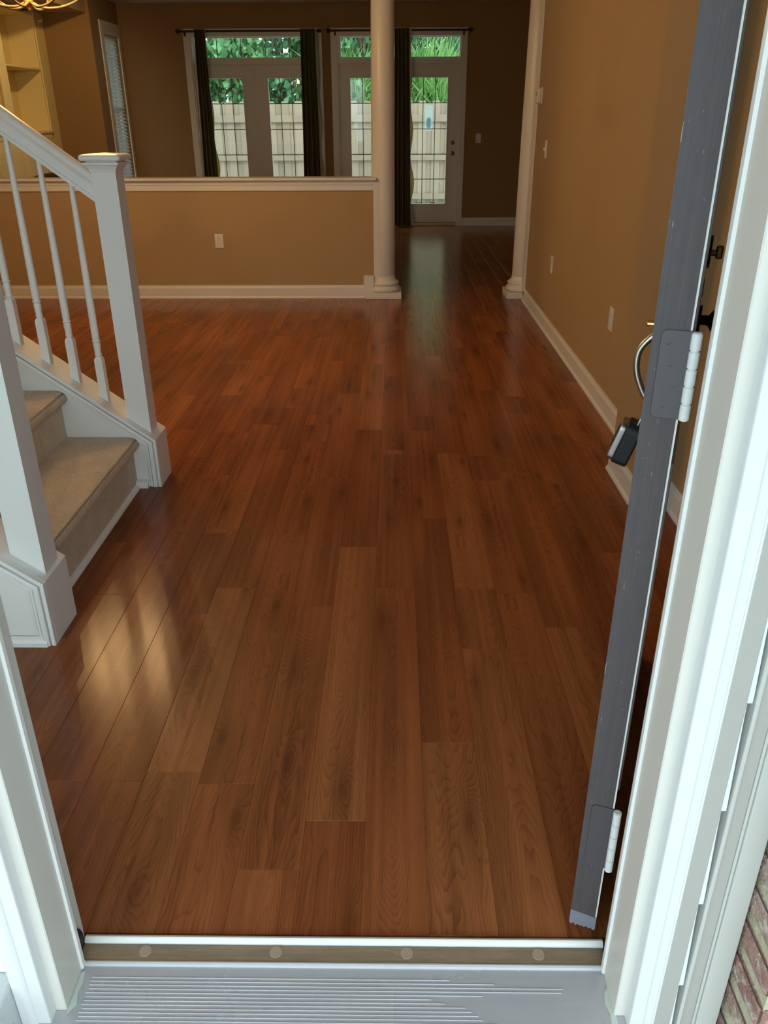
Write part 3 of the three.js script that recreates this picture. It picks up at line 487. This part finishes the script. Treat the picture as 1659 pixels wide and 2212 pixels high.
curtain(-0.012, 0.215, -0.005, 0.262, 0.018, 'dark striped curtain hanging just right of the column', 4, 2.4, 1);

// ================================================================ LEFT SIDE: window, bookcase
function sideWindow(name, X, z0, z1, y0, y1, label, meet) { // window in a wall facing +x
  const w = structure(group(name), label), cw = 0.115;
  const flat = (pts, holes, x0, x1, bevel = 0.003) => { const g = slabXY(pts, 0, x1 - x0, holes, bevel); g.rotateY(Math.PI / 2); g.translate(x0, 0, 0); return uvMetres(g); };
  const R = (a, b, c, d) => rect(-b, -a, c, d); // shape x = -z
  const zc0 = Math.max(z0 - 0.09, ZF + 0.022);
  mesh('casing', flat(R(zc0, z1 + cw, y0 - 0.1, y1 + 0.15), [R(z0, z1, y0, y1)], X, X + 0.018), M.trim, w);
  mesh('sash', flat(R(z0, z1, y0, y1), [R(z0 + 0.035, z1 - 0.035, y0 + 0.04, meet - 0.02), R(z0 + 0.035, z1 - 0.035, meet + 0.02, y1 - 0.035)], X - 0.10, X - 0.06), M.trim, w);
  mesh('sill', box(X - 0.06, X + 0.05, y0 - 0.02, y0 + 0.004, zc0, z1 + 0.06, 0.004), M.trim, w);
  for (const [a, b] of [[y0 + 0.04, meet - 0.02], [meet + 0.02, y1 - 0.035]]) mesh('pane', box(X - 0.0805, X - 0.08, a, b, z0 + 0.035, z1 - 0.035), M.pane, w);
  const bl = tag(group('window_blind', [0, 0, 0]), 'white slatted blind in the narrow window beside the far corner', 'blind');
  mesh('head_rail', box(X - 0.045, X - 0.008, y1 - 0.035, y1 - 0.002, z0 + 0.004, z1 - 0.004, 0.004), M.plastic, bl);
  const sl = new RoundedBoxGeometry(0.044, 0.002, z1 - z0 - 0.10, 1, 0.0009);
  for (let y = y1 - 0.065, k = 0; y > y0 + 0.04; y -= 0.046, k++) { const s = mesh('slat', sl, M.slat, bl); s.position.set(X - 0.028, y, (z0 + z1) / 2 - 0.045); s.rotation.z = y > meet ? -1.22 : -0.9; }
  for (const z of [z0 + 0.12, z1 - 0.16]) mesh('cord', rod([X - 0.006, y0 + 0.03, z], [X - 0.006, y1 - 0.03, z], 0.0015, 6), M.plastic, bl);
}
sideWindow('window_1', -3.78, -12.65, -12.025, 0.62, 2.445, 'narrow white window on the left wall next to the far corner', 1.585);
{
  const b = tag(group('bookcase', [0, 0, 0]), 'cream built-in bookcase with open shelves over panelled cabinet doors', 'bookcase'), XF = -4.37, XB = X0 + 0.002, zN = -8.9, zE = -11.6;
  mesh('back_panel', box(XB, XB + 0.018, 0.0, 2.629, zE + 0.002, zN), M.creamBack, b);
  for (const [za, zb] of [[zE + 0.002, -11.33], [-10.30, -10.10], [zN, zN + 0.1]]) mesh('stile', box(XF - 0.02, XF, 0.0, 2.629, za, zb, 0.004), M.cream, b);
  for (const z of [-11.36, -10.29, -10.12]) mesh('side_panel', box(XB + 0.018, XF - 0.02, 0.0, 2.629, z - 0.012, z + 0.012), M.cream, b);
  for (const [z0, z1] of [[-11.348, -10.302], [-10.108, zN]]) {
    for (const y of [2.02, 2.60]) mesh('shelf', box(XB + 0.018, XF - 0.012, y - 0.022, y, z0, z1, 0.003), M.cream, b);
    mesh('counter', box(XB + 0.018, XF + 0.018, 1.295, 1.328, z0, z1, 0.005), M.cream, b);
    mesh('rail', box(XF - 0.02, XF, 1.235, 1.295, z0, z1, 0.002), M.cream, b);
    for (let k = 0; k < 2; k++) { const a = z0 + (z1 - z0) * k / 2 + 0.006, c = z0 + (z1 - z0) * (k + 1) / 2 - 0.006, dr = group('cabinet_door', [0, 0, 0], b); mesh('door_frame', box(XF - 0.018, XF + 0.004, 0.68, 1.23, a, c, 0.003), M.cream, dr); mesh('raised_panel', merge(box(XF + 0.002, XF + 0.008, 0.75, 1.16, a + 0.07, c - 0.07, 0.003), box(XF + 0.004, XF + 0.014, 0.78, 1.13, a + 0.1, c - 0.1, 0.005)), M.cream, dr); }
    mesh('lower_panel', box(XF - 0.02, XF - 0.002, 0.02, 0.67, z0, z1, 0.003), M.cream, b);
  }
  mesh('hook', tube([[XF, 2.535, -11.43], [XF + 0.03, 2.528, -11.43], [XF + 0.055, 2.53, -11.43], [XF + 0.062, 2.55, -11.43]], 0.011, 20, 8), M.cream, b);
}
{ // black leather ottoman just behind the half wall: only its domed top shows
  const o = tag(group('ottoman', [-3.32, 0, -8.5]), 'low black upholstered seat showing just above the half wall', 'ottoman');
  mesh('cushion', new THREE.SphereGeometry(1, 32, 16).scale(0.31, 0.14, 0.27).translate(0, 0.845, 0), M.leather, o);
  mesh('body', lathe([[0, 0.08], [0.27, 0.08], [0.29, 0.12], [0.29, 0.78], [0.27, 0.82], [0, 0.83]], 36), M.leather, o);
  for (const [x, z] of [[0.18, 0.18], [-0.18, 0.18], [0.18, -0.18], [-0.18, -0.18]]) mesh('leg', rod([x, 0, z], [x, 0.09, z], 0.022, 12), M.bronze, o);
}

// ================================================================ CHANDELIER
{
  const c = tag(group('chandelier', [-1.94, 0, -5.0]), 'brass chandelier with slender curved arms in the dining area', 'chandelier');
  mesh('hub', lathe([[0, 1.965], [0.008, 1.968], [0.012, 1.978], [0.008, 1.986], [0.022, 1.996], [0.026, 2.01], [0.018, 2.03], [0.014, 2.07], [0.03, 2.11], [0.034, 2.15], [0.018, 2.19], [0.01, 2.22], [0.01, 2.5], [0, 2.5]], 28), M.brass, c);
  for (let k = 0; k < 7; k++) { const r = mesh('chain_link', new THREE.TorusGeometry(0.014, 0.003, 8, 16), M.brass, c); r.position.y = 2.515 + k * 0.04; r.scale.y = 1.7; r.rotation.y = k % 2 ? Math.PI / 2 : 0; }
  mesh('canopy', lathe([[0.008, 2.79], [0.02, 2.80], [0.055, 2.83], [0.062, 2.859], [0, 2.859]], 28), M.brass, c);
  const n = 6;
  for (let k = 0; k < n; k++) {
    const a = k / n * Math.PI * 2 + 0.55, at = (r, y) => [r * Math.cos(a), y, r * Math.sin(a)], arm = group('arm', [0, 0, 0], c);
    mesh('arm_tube', tube([at(0.012, 2.01), at(0.06, 1.988), at(0.13, 1.988), at(0.20, 2.006), at(0.255, 2.035), at(0.275, 2.075)], 0.0062, 32, 10), M.ivory, arm);
    mesh('cup', lathe([[0, 2.07], [0.012, 2.07], [0.03, 2.083], [0.034, 2.092], [0.012, 2.094], [0.012, 2.15], [0, 2.15]], 18).translate(0.275 * Math.cos(a), 0, 0.275 * Math.sin(a)), M.brass, arm);
    const b = mesh('bulb', lathe([[0, 2.15], [0.010, 2.152], [0.021, 2.172], [0.0225, 2.188], [0.016, 2.216], [0.006, 2.24], [0, 2.244]], 16).translate(0.275 * Math.cos(a), 0, 0.275 * Math.sin(a)), M.bulb, arm);
    b.castShadow = false;
    const l = new THREE.PointLight(new THREE.Color().setRGB(1, 0.60, 0.25), BULB, 0, 2); l.position.set(0.275 * Math.cos(a), 2.19, 0.275 * Math.sin(a)); l.castShadow = true; l.shadow.radius = 0.7; c.add(l);
  }
}

{ // recessed ceiling light over the bookcase side of the living room
  const c = tag(group('ceiling_light', [-3.18, CEIL, -9.7]), 'round recessed ceiling light in the living room near the bookcase', 'ceiling light');
  mesh('trim_ring', lathe([[0.062, 0], [0.062, -0.004], [0.066, -0.008], [0.085, -0.006], [0.09, 0.0]], 36), M.trimFlat, c);
  const lens = mesh('lens', new THREE.CylinderGeometry(0.061, 0.061, 0.003, 32).translate(0, -0.002, 0), new THREE.MeshStandardMaterial({ color: 0xffffff, emissive: new THREE.Color().setRGB(1, 0.68, 0.3), emissiveIntensity: 6 }), c);
  const l = new THREE.SpotLight(new THREE.Color().setRGB(1, 0.66, 0.26), CAN, 0, 0.98, 0.5, 2); l.position.set(0, -0.02, 0); l.target.position.set(-1.3, -1.42, -1.3); l.castShadow = true; l.shadow.radius = 2; c.add(l); c.add(l.target);
}

// ================================================================ WALL PLATES
function plateGeo(w, h) { return new RoundedBoxGeometry(w, h, 0.006, 2, 0.0025).translate(0, 0, 0.003); }
function outlet(pos, rotY, label) {
  const o = tag(group('wall_outlet', pos), label, 'outlet'); o.rotation.y = rotY;
  mesh('plate', plateGeo(0.074, 0.118), M.plastic, o);
  for (const y of [0.021, -0.021]) { const r = group('receptacle', [0, y, 0.006], o); mesh('face', new RoundedBoxGeometry(0.034, 0.029, 0.003, 2, 0.0014).translate(0, 0, 0.0005), M.plastic, r); mesh('slots', merge(box(-0.0075, -0.0055, -0.002, 0.007, 0.0015, 0.0024), box(0.0055, 0.0075, -0.002, 0.006, 0.0015, 0.0024), rod([0, -0.0075, 0.0015], [0, -0.0075, 0.0024], 0.0026, 12)), M.slot, r); }
  return o;
}
outlet([-1.537, 0.49, -7.37], 0, 'white outlet on the half wall, left of the column');
outlet([RW, 0.495, -6.04], -Math.PI / 2, 'white outlet low on the right wall near the far column');
outlet([RW, 0.50, -4.26], -Math.PI / 2, 'white outlet low on the right wall nearest the open door');
function lightSwitch(pos, rotY, label, up) {
  const o = tag(group('light_switch', pos), label, 'light switch'); o.rotation.y = rotY;
  mesh('plate', plateGeo(0.074, 0.122), M.plastic, o); mesh('toggle', new RoundedBoxGeometry(0.011, 0.026, 0.022, 2, 0.004).rotateX(up ? -0.7 : 0.7).translate(0, 0, 0.012), M.plastic, o);
}
lightSwitch([1.190, 1.185, ZF], 0, 'white light switch on the far wall right of the back door', true);
lightSwitch([RW, 1.235, -6.66], -Math.PI / 2, 'white light switch on the right wall below the thermostat', false);
{
  const t = tag(group('thermostat', [RW, 1.6, -7.06]), 'small white thermostat on the right wall beside the column', 'thermostat'); t.rotation.y = -Math.PI / 2;
  mesh('back_plate', new RoundedBoxGeometry(0.13, 0.118, 0.012, 2, 0.004).translate(0, 0, 0.006), M.plastic, t);
  mesh('cover', new RoundedBoxGeometry(0.115, 0.105, 0.03, 3, 0.01).translate(0, 0, 0.026), M.plastic, t);
  mesh('screen', box(-0.03, 0.03, 0.0, 0.03, 0.0405, 0.0415), std([0.25, 0.27, 0.22], 0.3), t);
}
// ---- lock box hanging on the handle of the open door
{
  const D = new THREE.Vector3(0.3465, 0, -0.938), N = new THREE.Vector3(-0.938, 0, -0.3465), p = new THREE.Vector3(0.348, 0, -1.0905).addScaledVector(D, 0.885).addScaledVector(N, 0.060);
  const b = tag(group('lock_box', [p.x, 0.704, p.z]), 'black and silver key lock box hanging on the handle of the entry door', 'lock box');
  b.quaternion.setFromRotationMatrix(new THREE.Matrix4().makeBasis(D, new THREE.Vector3(0, 1, 0), N.clone().negate())); b.rotateX(0.30); b.scale.setScalar(0.84);
  // local z: towards the door; -z is the face
  const shape = new THREE.Shape(); { const w = 0.042, h = 0.062, r = 0.016; shape.moveTo(-w + r, -h); shape.lineTo(w - r, -h); shape.quadraticCurveTo(w, -h, w, -h + r); shape.lineTo(w, h - r * 1.6); shape.quadraticCurveTo(w, h, w - r * 1.6, h); shape.lineTo(-w + r * 1.6, h); shape.quadraticCurveTo(-w, h, -w, h - r * 1.6); shape.lineTo(-w, -h + r); shape.quadraticCurveTo(-w, -h, -w + r, -h); }
  mesh('rubber_body', new THREE.ExtrudeGeometry(shape, { depth: 0.034, bevelEnabled: true, bevelThickness: 0.007, bevelSize: 0.006, bevelSegments: 4 }).translate(0, 0, -0.02), M.rubber, b);
  const fp = new THREE.ExtrudeGeometry(shape, { depth: 0.006, bevelEnabled: true, bevelThickness: 0.007, bevelSize: 0.002, bevelSegments: 3 }).scale(0.97, 0.97, 1).translate(0, 0, -0.037);
  const face = mesh('face_plate', fp, M.steel, b);
  for (let r = 0; r < 4; r++) for (let q = 0; q < 3; q++) mesh('button', new THREE.CylinderGeometry(0.0055, 0.0058, 0.003, 14).rotateX(Math.PI / 2).translate(-0.018 + q * 0.018, 0.032 - r * 0.017, -0.0455), M.slot, face);
  mesh('shackle', tube([[-0.022, 0.05, 0.0], [-0.022, 0.09, 0.0], [-0.014, 0.106, 0.0], [0, 0.111, 0.0], [0.014, 0.106, 0.0], [0.022, 0.09, 0.0], [0.022, 0.05, 0.0]], 0.0045, 40, 10), M.nickel, b);
}

// ================================================================ BACK YARD
{
  const fz = -16.5, f = tag(group('fence', [0, 0, fz]), 'weathered beige wooden picket fence with dog-eared tops behind the glass doors', 'fence'), cols = [[0.41, 0.325, 0.235], [0.375, 0.30, 0.215], [0.435, 0.35, 0.255]].map((c) => std(c, 0.9, { bumpMap: brickBump, bumpScale: 0.002 }));
  const dog = (w, h) => { const e = 0.028, s = new THREE.Shape([[-w / 2, 0], [w / 2, 0], [w / 2, h - e], [w / 2 - e, h], [-w / 2 + e, h], [-w / 2, h - e]].map((p) => new THREE.Vector2(...p))); return uvMetres(new THREE.ExtrudeGeometry(s, { depth: 0.018, bevelEnabled: false })); };
  const front = dog(0.15, 1.73), back = dog(0.14, 1.690);
  for (let k = 0; k < 36; k++) { const x = -5.3 + k * 0.252; const p = mesh('picket', front, cols[k % 3], f); p.position.set(x, -0.0 + 0.004 * hash(k, 1, 2), 0); const q = mesh('picket', back, cols[(k + 1) % 3], f); q.position.set(x + 0.126, 0.0, -0.02); }
  for (const [y0, y1] of [[1.388, 1.505], [0.742, 0.83], [0.06, 0.16]]) mesh('rail', box(-5.4, 3.8, y0, y1, 0.0185, 0.058, 0.003), cols[1], f);
  structure(mesh('ground_patio', box(-6, 5, -0.43, -0.05, -16.4, ZF - 0.17), M.concrete));
}
{ // trees: trunk, branches and leaf foliage
  const leafG = (l, w) => { const g = new THREE.BufferGeometry(); g.setAttribute('position', new THREE.Float32BufferAttribute([0, 0, 0, w, l * 0.45, 0.15 * w, 0, l, -0.1 * l, -w, l * 0.45, 0.15 * w, 0, l * 0.45, -0.1 * w], 3)); g.setIndex([0, 1, 4, 1, 2, 4, 2, 3, 4, 3, 0, 4]); const n = g.toNonIndexed(); n.computeVertexNormals(); return n; };
  const broad = leafG(0.17, 0.055), blade = leafG(0.75, 0.016);
  const leafM = (r, g, b) => new THREE.MeshPhysicalMaterial({ color: new THREE.Color().setRGB(r, g, b), roughness: 0.75, transmission: 0.3, thickness: 0, side: THREE.DoubleSide });
  const mats = { deep: leafM(0.11, 0.25, 0.12), mid: leafM(0.19, 0.43, 0.19), bright: leafM(0.36, 0.56, 0.10), grass: leafM(0.22, 0.44, 0.13), blue: leafM(0.16, 0.36, 0.20) };
  const m4 = new THREE.Matrix4(), q = new THREE.Quaternion(), e = new THREE.Euler(), v = new THREE.Vector3(), s3 = new THREE.Vector3(), tintC = new THREE.Color();
  function tree(name, cat, x, z, h, rx, n, mat, label, kind) {
    const t = tag(group(name, [x, -0.43, z]), label, cat);
    mesh('trunk', merge(tube([[0, 0, 0], [0.05, h * 0.3, 0.04], [-0.06, h * 0.6, 0], [0.03, h * 0.9, 0.05]], 0.05, 16, 8), ...[0, 1, 2, 3].map((k) => tube([[0, h * (0.25 + k * 0.14), 0], [Math.cos(k * 1.7) * rx * 0.4, h * (0.38 + k * 0.14), Math.sin(k * 1.7) * rx * 0.3], [Math.cos(k * 1.7) * rx * 0.75, h * (0.45 + k * 0.14), Math.sin(k * 1.7) * rx * 0.5]], 0.03, 8, 6))), M.bark, t);
    const im = new THREE.InstancedMesh(kind === 'blade' ? blade : broad, mat, n); im.name = 'foliage'; im.userData.kind = 'stuff'; lit(im);
    const clumps = Array.from({ length: 46 }, () => { const a = rnd() * 6.28, r = Math.sqrt(rnd()), y = rnd(); return [Math.cos(a) * r * rx, h * (0.18 + 0.82 * y), Math.sin(a) * r * rx * 0.55, rr(0.28, 0.6)]; });
    for (let i = 0; i < n; i++) {
      const c = clumps[Math.floor(rnd() * clumps.length)], a = rnd() * 6.28, b = Math.acos(2 * rnd() - 1), r = c[3] * Math.cbrt(rnd());
      v.set(c[0] + r * Math.sin(b) * Math.cos(a), Math.max(0.2, c[1] + r * Math.cos(b)), c[2] + r * Math.sin(b) * Math.sin(a));
      e.set(kind === 'blade' ? rr(-0.5, 0.5) : rr(-1.9, 0.6), rnd() * 6.28, kind === 'blade' ? rr(-1.1, 0.2) : rr(-1.2, 1.2)); q.setFromEuler(e); const k = rr(0.6, 1.3); s3.set(k, k, k);
      im.setMatrixAt(i, m4.compose(v, q, s3)); const w = rr(0.65, 1.35); im.setColorAt(i, tintC.setRGB(w * rr(0.9, 1.15), w, w * rr(0.8, 1.1)));
    }
    t.add(im); return t;
  }
  tree('broadleaf_tree', 'tree', -4.1, -18.4, 6.0, 1.5, 6500, mats.mid, 'mid green leafy tree behind the left end of the fence');
  tree('broadleaf_tree', 'tree', -2.3, -18.8, 6.4, 1.6, 7000, mats.blue, 'cool green leafy tree behind the fence, seen through the left transom');
  tree('broadleaf_tree', 'tree', -0.6, -18.6, 6.0, 1.5, 6500, mats.mid, 'leafy tree behind the fence, just left of the column');
  tree('evergreen_tree', 'tree', -3.6, -20.8, 8.0, 2.6, 9000, mats.deep, 'tall dark tree filling the back of the left doors');
  tree('evergreen_tree', 'tree', -0.9, -21.4, 8.0, 2.6, 9000, mats.deep, 'tall dark tree standing behind the leafy trees left of the column');
  tree('palm_clump', 'plant', -0.75, -18.0, 2.5, 0.8, 3200, mats.grass, 'bright green clump of long narrow leaves behind the fence, left of the column', 'blade');
  tree('palm_clump', 'plant', 0.75, -18.0, 2.45, 0.9, 3200, mats.grass, 'clump of long arching leaves above the fence behind the right back door', 'blade');
  tree('palm_clump', 'plant', 0.5, -19.4, 4.6, 1.5, 5200, mats.blue, 'taller clump of blue green arching leaves seen in the right transom', 'blade');
  tree('evergreen_tree', 'tree', 0.1, -20.8, 6.6, 1.7, 6500, mats.blue, 'blue green tree behind the right back door with sky beside it');
  tree('evergreen_tree', 'tree', -2.4, -22.6, 7.5, 3.2, 9000, mats.deep, 'broad dark tree furthest back, closing the gaps between the trees behind the left doors');
  tree('evergreen_tree', 'tree', 2.6, -21.0, 4.4, 1.6, 4800, mats.deep, 'low dark tree at the right end of the fence');
  tree('shrub', 'shrub', -7.6, -13.6, 3.6, 1.4, 3600, mats.bright, 'yellow green shrub outside the narrow left window');
}
renderer.render(scene, camera);
